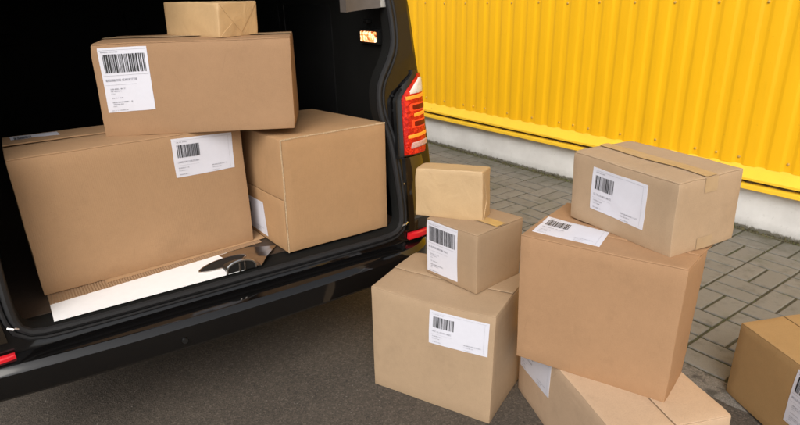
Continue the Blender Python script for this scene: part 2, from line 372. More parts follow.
def carton(key, label, seam='b', flaps='top', at=.5, gap=.0016, lift=(.002, .0035), cat='cardboard box', **kw):
    c = Carton(key, seed=sum(map(ord, key)) % 17, **kw)
    t = thing('cardboard_box', label, cat, c.o, c.a, 'cardboard parcels waiting at the van')
    m = MC[key]; th = .0042; L = c.L; g = gap
    if flaps == 'top':
        tc = th / L[2]
        obj('box_body', c.slab((0, 0, 0), (1, 1, 1 - tc), .0022, (14, 14, 10)), m, t, angle=50)
        if seam == 'b':      # the slit runs along b at a = at
            ga = g / L[0]
            e1 = lambda p: (0, 0, lift[0] * (p[0] / at) ** 2 * (.6 + .4 * math.sin(5 * p[1] + 1)))
            e2 = lambda p: (0, 0, lift[1] * ((1 - p[0]) / (1 - at)) ** 2 * (.6 + .4 * math.sin(4 * p[1] + 2)))
            obj('flap', c.slab((0, .002, 1 - tc), (at - ga, .998, 1), .0015, (8, 18, 1), e1), m, t, angle=50)
            obj('flap', c.slab((at + ga, .002, 1 - tc), (1, .998, 1), .0015, (8, 18, 1), e2), m, t, angle=50)
        else:
            ga = g / L[1]
            e1 = lambda p: (0, 0, lift[0] * (p[1] / at) ** 2 * (.6 + .4 * math.sin(5 * p[0] + 1)))
            e2 = lambda p: (0, 0, lift[1] * ((1 - p[1]) / (1 - at)) ** 2 * (.6 + .4 * math.sin(4 * p[0] + 2)))
            obj('flap', c.slab((.002, 0, 1 - tc), (.998, at - ga, 1), .0015, (18, 8, 1), e1), m, t, angle=50)
            obj('flap', c.slab((.002, at + ga, 1 - tc), (.998, 1, 1), .0015, (18, 8, 1), e2), m, t, angle=50)
    else:                    # carton lying on its side, its flaps on the a = 0 end
        ta = th / L[0]; gc = g / L[2]
        obj('box_body', c.slab((ta, 0, 0), (1, 1, 1), .0022, (14, 14, 10)), m, t, angle=50)
        obj('flap', c.slab((0, .006, at + gc), (ta, .994, .997), .0015, (1, 16, 6), lambda p: (-.002 * (1 - p[2]), 0, 0)), m, t, angle=50)
        obj('flap', c.slab((-.004, .010, .004), (ta - .004, .994, at - gc), .0015, (1, 16, 6)), m, t, angle=50)
    return c, t

def stroke_line(rng, x0, x1, y, h, cw=.5):
    """one row of print: small letter-like strokes, (x0, y0, x1, y1) in label fractions"""
    out = []; x = x0
    while x < x1:
        w = h * cw * rng.uniform(.7, 1.2)
        if rng.random() < .13: x += w; continue
        k = rng.random(); t = h * .12
        out.append((x, y, x + t, y + h))
        if k < .5: out.append((x + w * .8 - t, y, x + w * .8, y + h))
        if k < .8: out.append((x, y + (0 if k > .3 else h * .42), x + w * .8, y + (0 if k > .3 else h * .42) + t))
        if k > .4: out.append((x, y + h - t, x + w * .8, y + h))
        x += w * 1.12
    return out

def paper_label(c, t, f, quad, kind, seed):
    rng = random.Random(seed)
    tl, tr, br, bl = [Vector(q) for q in quad]
    def uv(x, y): return (tl * (1 - x) + tr * x) * (1 - y) + (bl * (1 - x) + br * x) * y
    def pt(x, y, off):
        q = uv(x, y); return c.face(f, q.x, q.y, off)
    W = (pt(1, .5, 0) - pt(0, .5, 0)).length; H = (pt(.5, 1, 0) - pt(.5, 0, 0)).length
    bm = bmesh.new()
    top = quad_grid(bm, lambda x, y: pt(x, y, .0012), 16, 14); bot = quad_grid(bm, lambda x, y: pt(x, y, .0002), 16, 14)
    rim = lambda g: [g[i][0] for i in range(16)] + [g[16][j] for j in range(14)] + [g[i][14] for i in range(16, 0, -1)] + [g[0][j] for j in range(14, 0, -1)]
    a, b = rim(top), rim(bot)
    for i in range(len(a)): bm.faces.new((a[i], a[(i + 1) % len(a)], b[(i + 1) % len(a)], b[i]))
    lab = obj('shipping_label', bm, M['paper'], t, angle=30)
    asp = W / H
    def rects(bm, rs, off=.0022):
        for (x0, y0, x1, y1) in rs:
            n = max(1, int((x1 - x0) * W / .02)); q = max(1, int((y1 - y0) * H / .012))
            for k in range(n):
                xa, xb = x0 + (x1 - x0) * k / n, x0 + (x1 - x0) * (k + 1) / n
                for r in range(q):
                    ya, yb = y0 + (y1 - y0) * r / q, y0 + (y1 - y0) * (r + 1) / q
                    bm.faces.new([bm.verts.new(pt(x, y, off)) for x, y in ((xa, ya), (xb, ya), (xb, yb), (xa, yb))])
    def bars(x0, x1, y0, y1, n):
        bm = bmesh.new(); w = (x1 - x0) / n; x = 0; rs = []
        while x < n:
            k = rng.choice((1, 1, 1, 2, 2, 3)); s = rng.choice((1, 1, 1, 2))
            rs.append((x0 + x * w, y0, x0 + min(n, x + k) * w, y1)); x += k + s
        rects(bm, rs); obj('barcode', bm, M['ink'], lab, smooth=False)
    def text(rows, m='greyink'):
        for (x0, x1, y, h) in rows:
            # strokes are laid out in metres so that they keep their shape on any label
            bm = bmesh.new(); rs = stroke_line(rng, x0 * W, x1 * W, 0, h * H)
            rects(bm, [(a / W, y + b / H, c_ / W, y + d / H) for a, b, c_, d in rs])
            obj('printed_lettering', bm, M[m], lab, smooth=False)
    def stripes(rs):
        for r in rs:
            bm = bmesh.new(); rects(bm, [r]); obj('printed_stripe', bm, M['greyink'], lab, smooth=False)
    if kind == 'wide':
        bars(.07, .43, .17, .50, 58)
        text([(.07, .24, .085, .025), (.06, .23, .75, .03), (.06, .19, .82, .024), (.06, .21, .92, .024), (.60, .88, .80, .03), (.60, .76, .87, .024), (.60, .74, .95, .02)])
        text([(.06, .40, .595, .042)])
        stripes([(.04, .055, .97, .0585), (.93, .07, .932, .96), (.04, .70, .40, .7025)])
    elif kind == 'tall':
        bars(.08, .95, .10, .385, 76)
        text([(.06, .40, .055, .017), (.12, .42, .625, .02), (.12, .36, .66, .016), (.12, .20, .70, .012), (.12, .36, .765, .016), (.12, .56, .83, .02), (.12, .38, .865, .016), (.12, .2, .90, .012), (.08, .42, .965, .014)])
        text([(.06, .70, .48, .035)])
        stripes([(.02, .035, .98, .0375), (.03, .425, .97, .428), (.03, .57, .70, .5725)])
    return lab

G_ = 'cardboard parcels waiting at the van'
# --- in the van
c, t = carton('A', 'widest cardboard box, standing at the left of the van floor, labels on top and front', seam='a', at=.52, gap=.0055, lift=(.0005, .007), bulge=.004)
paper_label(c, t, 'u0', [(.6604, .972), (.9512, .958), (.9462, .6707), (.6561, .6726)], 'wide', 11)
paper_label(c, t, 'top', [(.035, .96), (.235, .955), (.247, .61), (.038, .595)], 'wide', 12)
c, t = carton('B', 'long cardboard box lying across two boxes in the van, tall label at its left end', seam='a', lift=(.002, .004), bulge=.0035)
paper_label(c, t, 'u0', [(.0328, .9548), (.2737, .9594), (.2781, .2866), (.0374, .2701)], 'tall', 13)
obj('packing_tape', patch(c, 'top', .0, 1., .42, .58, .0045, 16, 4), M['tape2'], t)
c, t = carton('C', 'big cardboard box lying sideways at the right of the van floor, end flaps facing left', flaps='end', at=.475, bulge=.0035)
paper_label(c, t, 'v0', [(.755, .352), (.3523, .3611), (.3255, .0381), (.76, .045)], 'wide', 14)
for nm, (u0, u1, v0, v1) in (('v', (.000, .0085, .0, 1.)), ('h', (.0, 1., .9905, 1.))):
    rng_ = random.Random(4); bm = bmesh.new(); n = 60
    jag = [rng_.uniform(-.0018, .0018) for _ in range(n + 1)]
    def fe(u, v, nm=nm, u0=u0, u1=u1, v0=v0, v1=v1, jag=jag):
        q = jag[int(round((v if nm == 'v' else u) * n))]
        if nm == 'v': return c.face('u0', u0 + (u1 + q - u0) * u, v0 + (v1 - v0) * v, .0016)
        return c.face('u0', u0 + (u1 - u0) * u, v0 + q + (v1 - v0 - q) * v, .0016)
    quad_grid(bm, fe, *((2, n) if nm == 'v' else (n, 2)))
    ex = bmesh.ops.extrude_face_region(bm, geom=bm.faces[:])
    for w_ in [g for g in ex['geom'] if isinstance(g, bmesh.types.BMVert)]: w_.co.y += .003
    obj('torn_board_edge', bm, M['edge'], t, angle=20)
bm = patch(c, 'u0', .0085, .0115, .0, .985, .0006, 1, 40); obj('slit_shade_strip', bm, M['inner'], t)  # dark strip laid on the face; the slit's shade is in its colour
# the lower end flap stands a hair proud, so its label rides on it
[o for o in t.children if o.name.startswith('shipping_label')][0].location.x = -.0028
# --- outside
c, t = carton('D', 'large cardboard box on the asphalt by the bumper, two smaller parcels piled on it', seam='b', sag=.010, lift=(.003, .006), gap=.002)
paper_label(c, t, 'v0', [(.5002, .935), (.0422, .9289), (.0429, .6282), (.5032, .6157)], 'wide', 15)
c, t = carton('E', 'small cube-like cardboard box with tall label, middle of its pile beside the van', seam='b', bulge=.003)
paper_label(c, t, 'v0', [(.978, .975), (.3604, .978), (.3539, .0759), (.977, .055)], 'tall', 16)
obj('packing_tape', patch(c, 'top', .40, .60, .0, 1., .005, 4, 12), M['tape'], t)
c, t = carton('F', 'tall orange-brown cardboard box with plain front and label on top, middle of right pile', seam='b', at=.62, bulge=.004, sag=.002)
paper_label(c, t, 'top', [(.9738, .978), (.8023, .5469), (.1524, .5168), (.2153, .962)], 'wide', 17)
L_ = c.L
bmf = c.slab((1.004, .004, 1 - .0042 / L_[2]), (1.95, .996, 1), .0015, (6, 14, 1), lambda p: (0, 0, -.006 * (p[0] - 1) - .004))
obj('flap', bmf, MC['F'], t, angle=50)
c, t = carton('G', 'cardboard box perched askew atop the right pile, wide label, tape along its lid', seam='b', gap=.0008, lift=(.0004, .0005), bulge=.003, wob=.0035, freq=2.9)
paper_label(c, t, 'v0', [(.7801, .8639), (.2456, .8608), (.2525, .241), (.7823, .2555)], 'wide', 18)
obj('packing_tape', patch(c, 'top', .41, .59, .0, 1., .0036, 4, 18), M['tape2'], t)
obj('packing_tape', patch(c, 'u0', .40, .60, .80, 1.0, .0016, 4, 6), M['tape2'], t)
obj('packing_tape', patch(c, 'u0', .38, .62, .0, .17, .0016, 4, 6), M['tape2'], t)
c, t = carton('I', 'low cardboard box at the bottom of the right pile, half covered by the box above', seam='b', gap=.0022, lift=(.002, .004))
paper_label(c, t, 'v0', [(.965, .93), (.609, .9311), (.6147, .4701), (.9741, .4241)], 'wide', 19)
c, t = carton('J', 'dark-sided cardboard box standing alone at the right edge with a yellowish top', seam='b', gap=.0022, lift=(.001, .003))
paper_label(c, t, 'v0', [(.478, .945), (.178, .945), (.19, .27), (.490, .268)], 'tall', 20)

def parcel(key, label, m, fold):
    c = Carton(key, bulge=.003, wob=.0022, seed=ord(key), freq=4.)
    t = thing('wrapped_parcel', label, 'parcel', c.o, c.a, 'small parcels wrapped in kraft paper')
    obj('paper_wrapping', c.slab((0, 0, 0), (1, 1, 1), .0045, (16, 20, 12)), m, t, angle=60)
    for k, tri in enumerate(fold):
        bm = bmesh.new(); n = 8; off = .0018 + .0006 * k
        A, B, C = [Vector(q) for q in tri]
        rows = []
        for i in range(n + 1):
            row = []
            for j in range(i + 1):
                q = A + (B - A) * (i / n) + (C - B) * (j / n) if i else A
                row.append(bm.verts.new(c.face('u0', q.x, q.y, off)))
            rows.append(row)
        for i in range(n):
            for j in range(i + 1):
                bm.faces.new((rows[i][j], rows[i + 1][j], rows[i + 1][j + 1]))
                if j < i: bm.faces.new((rows[i][j], rows[i + 1][j + 1], rows[i][j + 1]))
        ex = bmesh.ops.extrude_face_region(bm, geom=bm.faces[:])
        for v in [g for g in ex['geom'] if isinstance(g, bmesh.types.BMVert)]: v.co.y += off - .0002
        obj('end_fold', bm, m, t, angle=30)
    return c, t
parcel('S', 'small flat kraft paper parcel atop the boxes in the van, folded end facing right', M['kraftS'],
       [((.55, .12), (.985, .98), (.02, .98)), ((.02, .02), (.30, .40), (.55, .02))])
parcel('H', 'kraft paper parcel topping the pile beside the tail light, blank smooth front', M['kraftH'],
       [((.5, .25), (.97, .98), (.03, .98)), ((.03, .02), (.5, .45), (.97, .02))])
# ------------------------------------------------------------------ the van
VB, VA = (-.566, 2.031, 0.), R(33.2)
TILT = .19     # the tail leans forward with height
def ty(z): return TILT * max(0., z - .53)
van = thing('delivery_van', 'black delivery van with its cargo hold open and loaded with boxes', 'van', VB, VA)
CZ = 1.10
def cast(poly, N):
    """radius samples of a closed polygon seen from (0, CZ)"""
    out = []
    for k in range(N):
        a = 2 * math.pi * k / N - math.pi / 2; d = (math.cos(a), math.sin(a)); best = 0
        for (x0, z0), (x1, z1) in zip(poly, poly[1:] + poly[:1]):
            ex, ez = x1 - x0, z1 - z0; den = d[0] * ez - d[1] * ex
            if abs(den) < 1e-12: continue
            t = (x0 * ez - (z0 - CZ) * ex) / den; s = (x0 * d[1] - (z0 - CZ) * d[0]) / den
            if -1e-6 <= s <= 1 + 1e-6 and t > best: best = t
        out.append((d[0] * best, CZ + d[1] * best))
    return out
def smooth_poly(pts, it=2):
    for _ in range(it):
        q = [pts[0]]
        for a, b in zip(pts, pts[1:]):
            q += [(a[0] * .75 + b[0] * .25, a[1] * .75 + b[1] * .25), (a[0] * .25 + b[0] * .75, a[1] * .25 + b[1] * .75)]
        pts = q + [pts[-1]]
    return pts
LX = .075      # the tail is centred a little left of the origin
def mx(x, s): return x if s > 0 else -x - LX
def mirrored(h, wide=0.):
    return h + [(-x - (LX + wide) * min(1, x / .4), z) for x, z in h[::-1]]
OPEN = mirrored(smooth_poly([(0, .530), (.57, .530), (.655, .538), (.682, .575), (.684, .70), (.676, .90), (.660, .97), (.642, 1.03), (.645, 1.11), (.666, 1.17), (.708, 1.225), (.745, 1.285), (.754, 1.36), (.750, 1.47), (.70, 1.70), (.63, 1.80), (.50, 1.84), (0, 1.855)]))
OUT = mirrored(smooth_poly([(0, .44), (.80, .44), (.888, .47), (.896, .62), (.898, .87), (.892, 1.08), (.886, 1.22), (.884, 1.33), (.880, 1.47), (.845, 1.75), (.75, 1.90), (.48, 1.955), (0, 1.965)]))
LOWER = mirrored(smooth_poly([(0, .30), (.83, .30), (.905, .34), (.915, .62), (.915, .87), (.905, 1.12), (.900, 1.24), (.897, 1.35), (.890, 1.49), (.855, 1.76), (.75, 1.90), (.48, 1.955), (0, 1.965)]))
INN = mirrored(smooth_poly([(0, .530), (.74, .530), (.785, .545), (.785, 1.2), (.78, 1.5), (.72, 1.74), (.58, 1.83), (0, 1.85)], 1))
N = 220
def inset(poly, d):
    return [(x - d * (1 if x > 0 else -1) * min(1, abs(x) / .3), z + (d if z < CZ else -d) * min(1, abs(z - CZ) / .4)) for x, z in poly]
op, ou, lo, inn = cast(OPEN, N), cast(OUT, N), cast(LOWER, N), cast(INN, N)
def loft(bm, loops):
    rings = [[bm.verts.new((x, y + ty(z) * (1 - min(1, max(0, (y - .15) / .5))), z)) for x, z in pts] for pts, y in loops]
    for A, B in zip(rings, rings[1:]):
        for k in range(N): bm.faces.new((A[k], A[(k + 1) % N], B[(k + 1) % N], B[k]))
    return rings
def grow(poly, d):
    out = []
    for k in range(N):
        a = Vector((*poly[k - 1], 0)); b = Vector((*poly[(k + 1) % N], 0)); t = (b - a).normalized()
        out.append((poly[k][0] + t.y * d, poly[k][1] - t.x * d))
    return out
bm = bmesh.new()
front = [(x * .93, .30 + (z - .30) * .93) for x, z in lo]
nose = [(x * .86, .32 + min(z - .30, .62 + .12 * (z - .9)) * .93 if z > .9 else .32 + (z - .30) * .93) for x, z in lo]
r = loft(bm, [(grow(op, .006), .035), (grow(op, .030), .018), (grow(op, .045), .004), (inset(ou, .028), .0), (inset(ou, .010), .012), (ou, .045), (ou, .10), (lo, .16), (lo, .65), (lo, 3.3), (front, 3.75), (nose, 4.35), ([(x * .9, z) for x, z in nose], 4.62)])
bm.faces.new(r[-1])
shell = obj('body_shell', bm, M['paint'], van, angle=35)
# rubber seal all round the opening: a round bulb and a flat lip
bm = bmesh.new()
add_tube(bm, [(x, -.006 + ty(z), z) for x, z in grow(op, .012)], .0125, 8, True)
add_tube(bm, [(x, -.001 + ty(z), z) for x, z in grow(op, .034)], .0085, 8, True)
obj('opening_seal', bm, M['rubber'], van)
# cargo lining and bulkhead
bm = bmesh.new()
r = loft(bm, [(grow(op, .004), .004), (grow(op, .0), .03), (op, .055), (inn, .075), (inn, .66), (inn, 2.55)])
bm.faces.new(r[-1])
lining = obj('cargo_lining', bm, M['liner'], van, recalc=True)
bm = bmesh.new(); add_box(bm, (-.85, .10, .5305), (.775, 2.54, .5345)); 
obj('cargo_floor', bm, M['floor'], van, smooth=False)
# sill scuff plate: white enamel with a folded bright end
bm = bmesh.new()
quad_grid(bm, lambda u, v: (-.662 + u * .64, .016 + v * (.180 + .03 * u), .5350 + .0012 * math.sin(math.pi * v)), 20, 6)
ex = bmesh.ops.extrude_face_region(bm, geom=bm.faces[:])
for v in [g for g in ex['geom'] if isinstance(g, bmesh.types.BMVert)]: v.co.z += .0022
obj('sill_plate', bm, M['plate'], van)
bm = bmesh.new()
P = [(-.035, .060, .5365), (.045, .010, .538), (.085, .055, .549), (.165, .155, .5385), (.06, .215, .5368), (-.06, .205, .5368), (.045, .120, .5375)]
v = [bm.verts.new(p) for p in P]
for f in ((0, 1, 6), (1, 2, 6), (2, 3, 6), (3, 4, 6), (4, 5, 6), (5, 0, 6)): bm.faces.new([v[i] for i in f])
ex = bmesh.ops.extrude_face_region(bm, geom=bm.faces[:])
for w_ in [g for g in ex['geom'] if isinstance(g, bmesh.types.BMVert)]: w_.co.z += .0022
obj('sill_end_piece', bm, M['steel'], van, smooth=False)
# latch: dark lens-shaped recess with a bright border, black striker housing with chrome hoop
def lens(t, hw, hh): return (hw * math.cos(t), hh * math.sin(t) * (abs(math.sin(t)) ** .35))
bm = bmesh.new(); cx, cy = -.070, .118; n = 40; d0 = .0405
ca, sa = math.cos(.24), math.sin(.24)
def lensp(k, g, z):
    x, y = lens(2 * math.pi * k / n, .098 + g, .034 + g); return (cx + x * ca - y * sa, cy + x * sa + y * ca, z)
latch = obj('latch_recess', (lambda b: (add_lathe(b, [(0, .0001), (0, .0001)], 3, 'z', (cx, cy, .5402)), b)[1])(bmesh.new()), M['rubber'], van)
bm = bmesh.new(); A = [bm.verts.new(lensp(k, 0, .5402)) for k in range(n)]; B = [bm.verts.new(lensp(k, 0, .5372)) for k in range(n)]
bm.faces.new(A)
for k in range(n): bm.faces.new((A[k], A[(k + 1) % n], B[(k + 1) % n], B[k]))
bmesh.ops.recalc_face_normals(bm, faces=bm.faces[:]); bm.to_mesh(latch.data); bm.free()
bm = bmesh.new(); add_tube(bm, [lensp(k, .004, .5402) for k in range(n)], .0032, 6, True); obj('recess_border', bm, M['steel'], latch)
bm = bmesh.new()
def arch(k, m, rx, rz): a = math.pi * k / m; return (.0 - rx * math.cos(a) * (1 + .12 * abs(math.cos(a))), rz * math.sin(a) ** .6)
bm = bmesh.new(); m_ = 16
for (y0, y1) in ((.016, .062),):
    F_ = [bm.verts.new((-.032 + arch(k, m_, .048, .040)[0], y0, .536 + arch(k, m_, .048, .040)[1])) for k in range(m_ + 1)]
    K_ = [bm.verts.new((-.032 + arch(k, m_, .048, .040)[0], y1 + .02, .536 + .55 * arch(k, m_, .048, .040)[1])) for k in range(m_ + 1)]
    bm.faces.new(F_)
    for k in range(m_): bm.faces.new((F_[k], F_[k + 1], K_[k + 1], K_[k]))
    bm.faces.new(K_[::-1])
hous = obj('latch_housing', bm, M['pillar'], van)
bm = bmesh.new(); add_tube(bm, [(-.032 + arch(k, m_, .050, .043)[0], .015, .536 + arch(k, m_, .050, .043)[1]) for k in range(m_ + 1)], .0046, 6); obj('chrome_hoop', bm, M['chrome'], hous)
bm = bmesh.new()
for x in (-.040, -.020): add_tube(bm, [(x, .013, .538), (x, .011, .572)], .0042, 8)
obj('striker', bm, M['steel'], hous)
# bumper: profile swept round the tail
PROF = [(-.06, .478), (.0, .474), (.030, .471), (.089, .4635), (.093, .462), (.1075, .4465), (.1105, .441), (.111, .416), (.109, .385), (.105, .362), (.095, .350), (.06, .338), (-.04, .330)]
path = []
for k in range(97):
    s = -1 + 2 * k / 96; x = .80 * s
    if abs(s) < .74: path.append((x, 0. + .012 * s * s, 0., -1.))
    else:
        pass
path = []
xs = [-.875 + 1.495 * k / 40 for k in range(41)]
core = [(x, .030 * (abs(x + .04) / .7) ** 2) for x in xs]
y0r = core[-1][1]; y0l = core[0][1]
ang = [math.pi / 2 * k / 14 for k in range(1, 15)]
arc = [(.62 + .225 * math.sin(a), y0r + .27 * (1 - math.cos(a))) for a in ang]
arcl = [(-.875 - .060 * math.sin(a), y0l + .16 * (1 - math.cos(a))) for a in ang]
side = [(.845, y0r + .27 + .10 * k) for k in range(1, 4)]; sidel = [(-.935, y0l + .16 + .10 * k) for k in range(1, 4)]
ptsb = (arcl + sidel)[::-1] + core + arc + side
bm = bmesh.new(); rings = []
for i, p in enumerate(ptsb):
    a = Vector((*ptsb[max(0, i - 1)], 0)); b = Vector((*ptsb[min(len(ptsb) - 1, i + 1)], 0)); t = (b - a).normalized(); nrm = Vector((t.y, -t.x, 0))
    k = 1 if p[1] < .045 else max(.55, 1 - (p[1] - .045) * 2.2)
    rings.append([bm.verts.new((p[0] + nrm.x * d * k, p[1] + nrm.y * d * k, z)) for d, z in PROF])
for A, B in zip(rings, rings[1:]):
    for k in range(len(PROF)): bm.faces.new((A[k], A[(k + 1) % len(PROF)], B[(k + 1) % len(PROF)], B[k]))
bm.faces.new(rings[0]); bm.faces.new(rings[-1][::-1])
bump_o = obj('rear_bumper', bm, M['bumper'], van, angle=22)
for x in (-.30,):
    bm = bmesh.new(); add_lathe(bm, [(-.1135, .007), (-.1135, .0095), (-.105, .0105)], 16, 'y', (x, 0, .392)); obj('parking_sensor', bm, M['pillar'], bump_o)
# lamp clusters follow the body corner
def tlpath(u, z):
    P = [(.742, -.010), (.785, -.012), (.826, -.005), (.862, .012), (.885, .042), (.897, .085), (.901, .150)]
    k = max(0, min(5, int(u * 6))); f = u * 6 - k
    x = P[k][0] * (1 - f) + P[k + 1][0] * f; y = P[k][1] * (1 - f) + P[k + 1][1] * f
    return x + (z - .86) * .08 * (1 - u), y + ty(z)
def tlz0(z):      # inner edge: straight, then sweeping outwards to the tip
    return 0 if z < 1.075 else min(.46, .46 * ((z - 1.075) / .10) ** 1.5)
def tlsurf(u, z, off, sgn):
    x, y = tlpath(u, z); x2, y2 = tlpath(min(1, u + .01), z); x1, y1 = tlpath(max(0, u - .01), z)
    t = Vector((x2 - x1, y2 - y1, 0)).normalized()
    return (mx(x + t.y * off, sgn), y - t.x * off, z)
def lens_piece(name, m, parent, u0, u1, z0, z1, off, sgn, nu=16, nz=10, edge=False, depth=.012, shape=None):
    bm = bmesh.new()
    def f(a, b):
        z = z0 + (z1 - z0) * b; e0 = u0(z) if callable(u0) else u0
        zz = z + (shape(a) if shape else 0)
        bulge = .004 * (1 - (2 * b - 1) ** 6) * (1 - (2 * a - 1) ** 8)
        return tlsurf(e0 + (u1 - e0) * a, zz, off + bulge - .004, sgn)
    g = quad_grid(bm, f, nu, nz)
    rim = [(i, 0) for i in range(nu)] + [(nu, j) for j in range(nz)] + [(i, nz) for i in range(nu, 0, -1)] + [(0, j) for j in range(nz, 0, -1)]
    def back(i, j):
        z = z0 + (z1 - z0) * j / nz; e0 = u0(z) if callable(u0) else u0
        return tlsurf(e0 + (u1 - e0) * i / nu, z + (shape(i / nu) if shape else 0), off - depth, sgn)
    bk = [bm.verts.new(back(*ij)) for ij in rim]; fr = [g[i][j] for i, j in rim]
    for k in range(len(rim)): bm.faces.new((fr[k], fr[(k + 1) % len(rim)], bk[(k + 1) % len(rim)], bk[k]))
    return obj(name, bm, m, parent, angle=50)
for sgn in (1, -1):
    tl = lens_piece('tail_light', M['red'], van, tlz0, 1., .848, 1.172, .014, sgn, 20, 36, depth=.03)
    lens_piece('lamp_surround', M['pillar'], tl, lambda z: tlz0(z) - .16, 1., .842, 1.190, .006, sgn, 20, 30, depth=.03)
    lens_piece('clear_lens', M['clear'], tl, lambda z: tlz0(z) + .07 + max(0, 1.112 - z) * 1.5, .80, 1.094, 1.158, .0165, sgn)
    lens_piece('light_strip', M['amber'], tl, .07, .80, 1.072, 1.088, .0165, sgn, shape=lambda a: .008 * a)
    fr_ = lens_piece('panel_frame', M['redframe'], tl, .16 - .045, .56 + .05, 1.028 - .006, 1.054 + .006, .0155, sgn)
    lens_piece('dark_panel', M['maroon'], tl, .16, .56, 1.028, 1.054, .0165, sgn)
    lens_piece('light_strip', M['amber'], tl, .20, .60, 1.000, 1.016, .0165, sgn, shape=lambda a: .006 * a)
    fr_ = lens_piece('panel_frame', M['redframe'], tl, .18 - .045, .58 + .05, .960 - .006, .986 + .006, .0155, sgn)
    lens_piece('dark_panel', M['maroon'], tl, .18, .58, .960, .986, .0165, sgn)
    lens_piece('light_strip', M['amber'], tl, .07, .86, .914, .930, .0165, sgn, shape=lambda a: .010 * a)
    lens_piece('reversing_lens', M['clear2'], tl, .12, .88, .872, .898, .0165, sgn, shape=lambda a: .008 * a)
    # gloss corner below the lamp and the reflector let into it
    cp = lens_piece('corner_panel', M['bronze'], van, .02, 1., .52, .836, .004, sgn, depth=.02)
    zr = .484 if sgn > 0 else .452
    lens_piece('reflector', M['refl'], van, 0. if sgn > 0 else .0, .80, zr, zr + .029, .012 if sgn > 0 else .020, sgn, depth=.02)
# slots and a bright catch on the pillar
for sgn in (1, -1):
    for z in (1.03, 1.09, .93, .72):
        px_ = mx(.725, sgn); bm = bmesh.new(); add_box(bm, (px_ - .006, -.0035 + ty(z), z), (px_ + .006, .006 + ty(z), z + .010)); bevel(bm, .002); obj('pillar_clip', bm, M['steel'] if z < .8 else M['rubber'], van)
    bm = bmesh.new(); add_tube(bm, [(mx(.684, sgn), -.010, .556), (mx(.696, sgn), -.018, .562), (mx(.710, sgn), -.010, .566)], .0045, 8); obj('catch', bm, M['chrome'], van)
# lit lamp on the right-hand cargo wall, roof trim, grab recesses
bm = bmesh.new(); add_box(bm, (.762, .262, 1.288), (.787, .418, 1.350)); bevel(bm, .006); lf = obj('cargo_lamp', bm, M['pillar'], van)
bm = bmesh.new(); add_box(bm, (.754, .276, 1.297), (.7635, .402, 1.341)); bevel(bm, .005); obj('lamp_lens', bm, M['lamp'], lf)
bm = bmesh.new(); add_box(bm, (.755, .34, 1.375), (.784, .375, 1.392)); bevel(bm, .006); obj('lamp_switch', bm, M['pillar'], van)
bm = bmesh.new()
quad_grid(bm, lambda u, v: (.572 + .158 * u, .185 + .012 * math.sin(math.pi * u), 1.428 + .012 * u + v * .34), 8, 8)
ex = bmesh.ops.extrude_face_region(bm, geom=bm.faces[:])
for w_ in [g for g in ex['geom'] if isinstance(g, bmesh.types.BMVert)]: w_.co.y += .05
rt = obj('roof_trim', bm, M['trim'], van)
bm = bmesh.new(); add_box(bm, (.7315, .180, 1.441), (.757, .235, 1.76)); bevel(bm, .004); obj('trim_edge', bm, M['trimlight'], rt)
for (x, z) in ((-.51, 1.31), (.24, 1.36)):
    bm = bmesh.new(); add_box(bm, (x - .07, 2.515, z - .06), (x + .07, 2.546, z + .06)); bevel(bm, .01)
    h = obj('grab_recess', bm, M['liner'], van)
    bm = bmesh.new(); add_tube(bm, [(x - .045, 2.512, z), (x - .02, 2.498, z + .004), (x + .03, 2.498, z + .004), (x + .045, 2.512, z)], .007, 8); obj('grab_handle', bm, M['liner'], h)
for (y0, y1) in ((.72, 1.28), (1.36, 1.92), (2.0, 2.46)):
    for sgn in (1, -1):
        bm = bmesh.new(); a, b = sorted((mx(.778, sgn), mx(.79, sgn))); add_box(bm, (a, y0, .62), (b, y1, 1.46)); bevel(bm, .012); obj('wall_panel', bm, M['pillar'], van)
for y in (.45, 1.32):
    bm = bmesh.new(); add_tube(bm, [(.778 - .03 * math.sin(k * math.pi / 8), y + .03 * math.cos(k * math.pi / 8), .70) for k in range(9)], .005, 8); obj('tie_down', bm, M['steel'], van)
# wheels and the pipe under the tail
wm = None
for (x, y) in ((-.89, .95), (.815, .95), (-.89, 3.75), (.815, 3.75)):
    s = 1 if x > 0 else -1
    w = bpy.data.objects.new('wheel', None); col.objects.link(w); w.parent = van; w.location = (x, y, .335); w.rotation_euler = (0, 0, 0 if s > 0 else math.pi)
    if wm is None:
        bm = bmesh.new(); add_lathe(bm, [(-.10, .21), (-.105, .30), (-.085, .328), (-.05, .335), (.05, .335), (.085, .328), (.105, .30), (.10, .21)], 48, 'x'); ty = obj('tyre', bm, M['tyre'], w)
        bm = bmesh.new(); add_lathe(bm, [(-.09, .0), (-.09, .212), (.098, .212), (.092, .19), (.06, .17), (.06, .07), (.075, .05), (.075, .0)][1:-1], 36, 'x'); ri = obj('rim', bm, M['rim'], w)
        wm = (ty, ri)
    else:
        for o in wm:
            c_ = o.copy(); col.objects.link(c_); c_.parent = w
bm = bmesh.new(); add_tube(bm, [(.33, .10, .255), (.33, .30, .262), (.36, .60, .30)], .027, 14); obj('exhaust_pipe', bm, M['steel'], van)

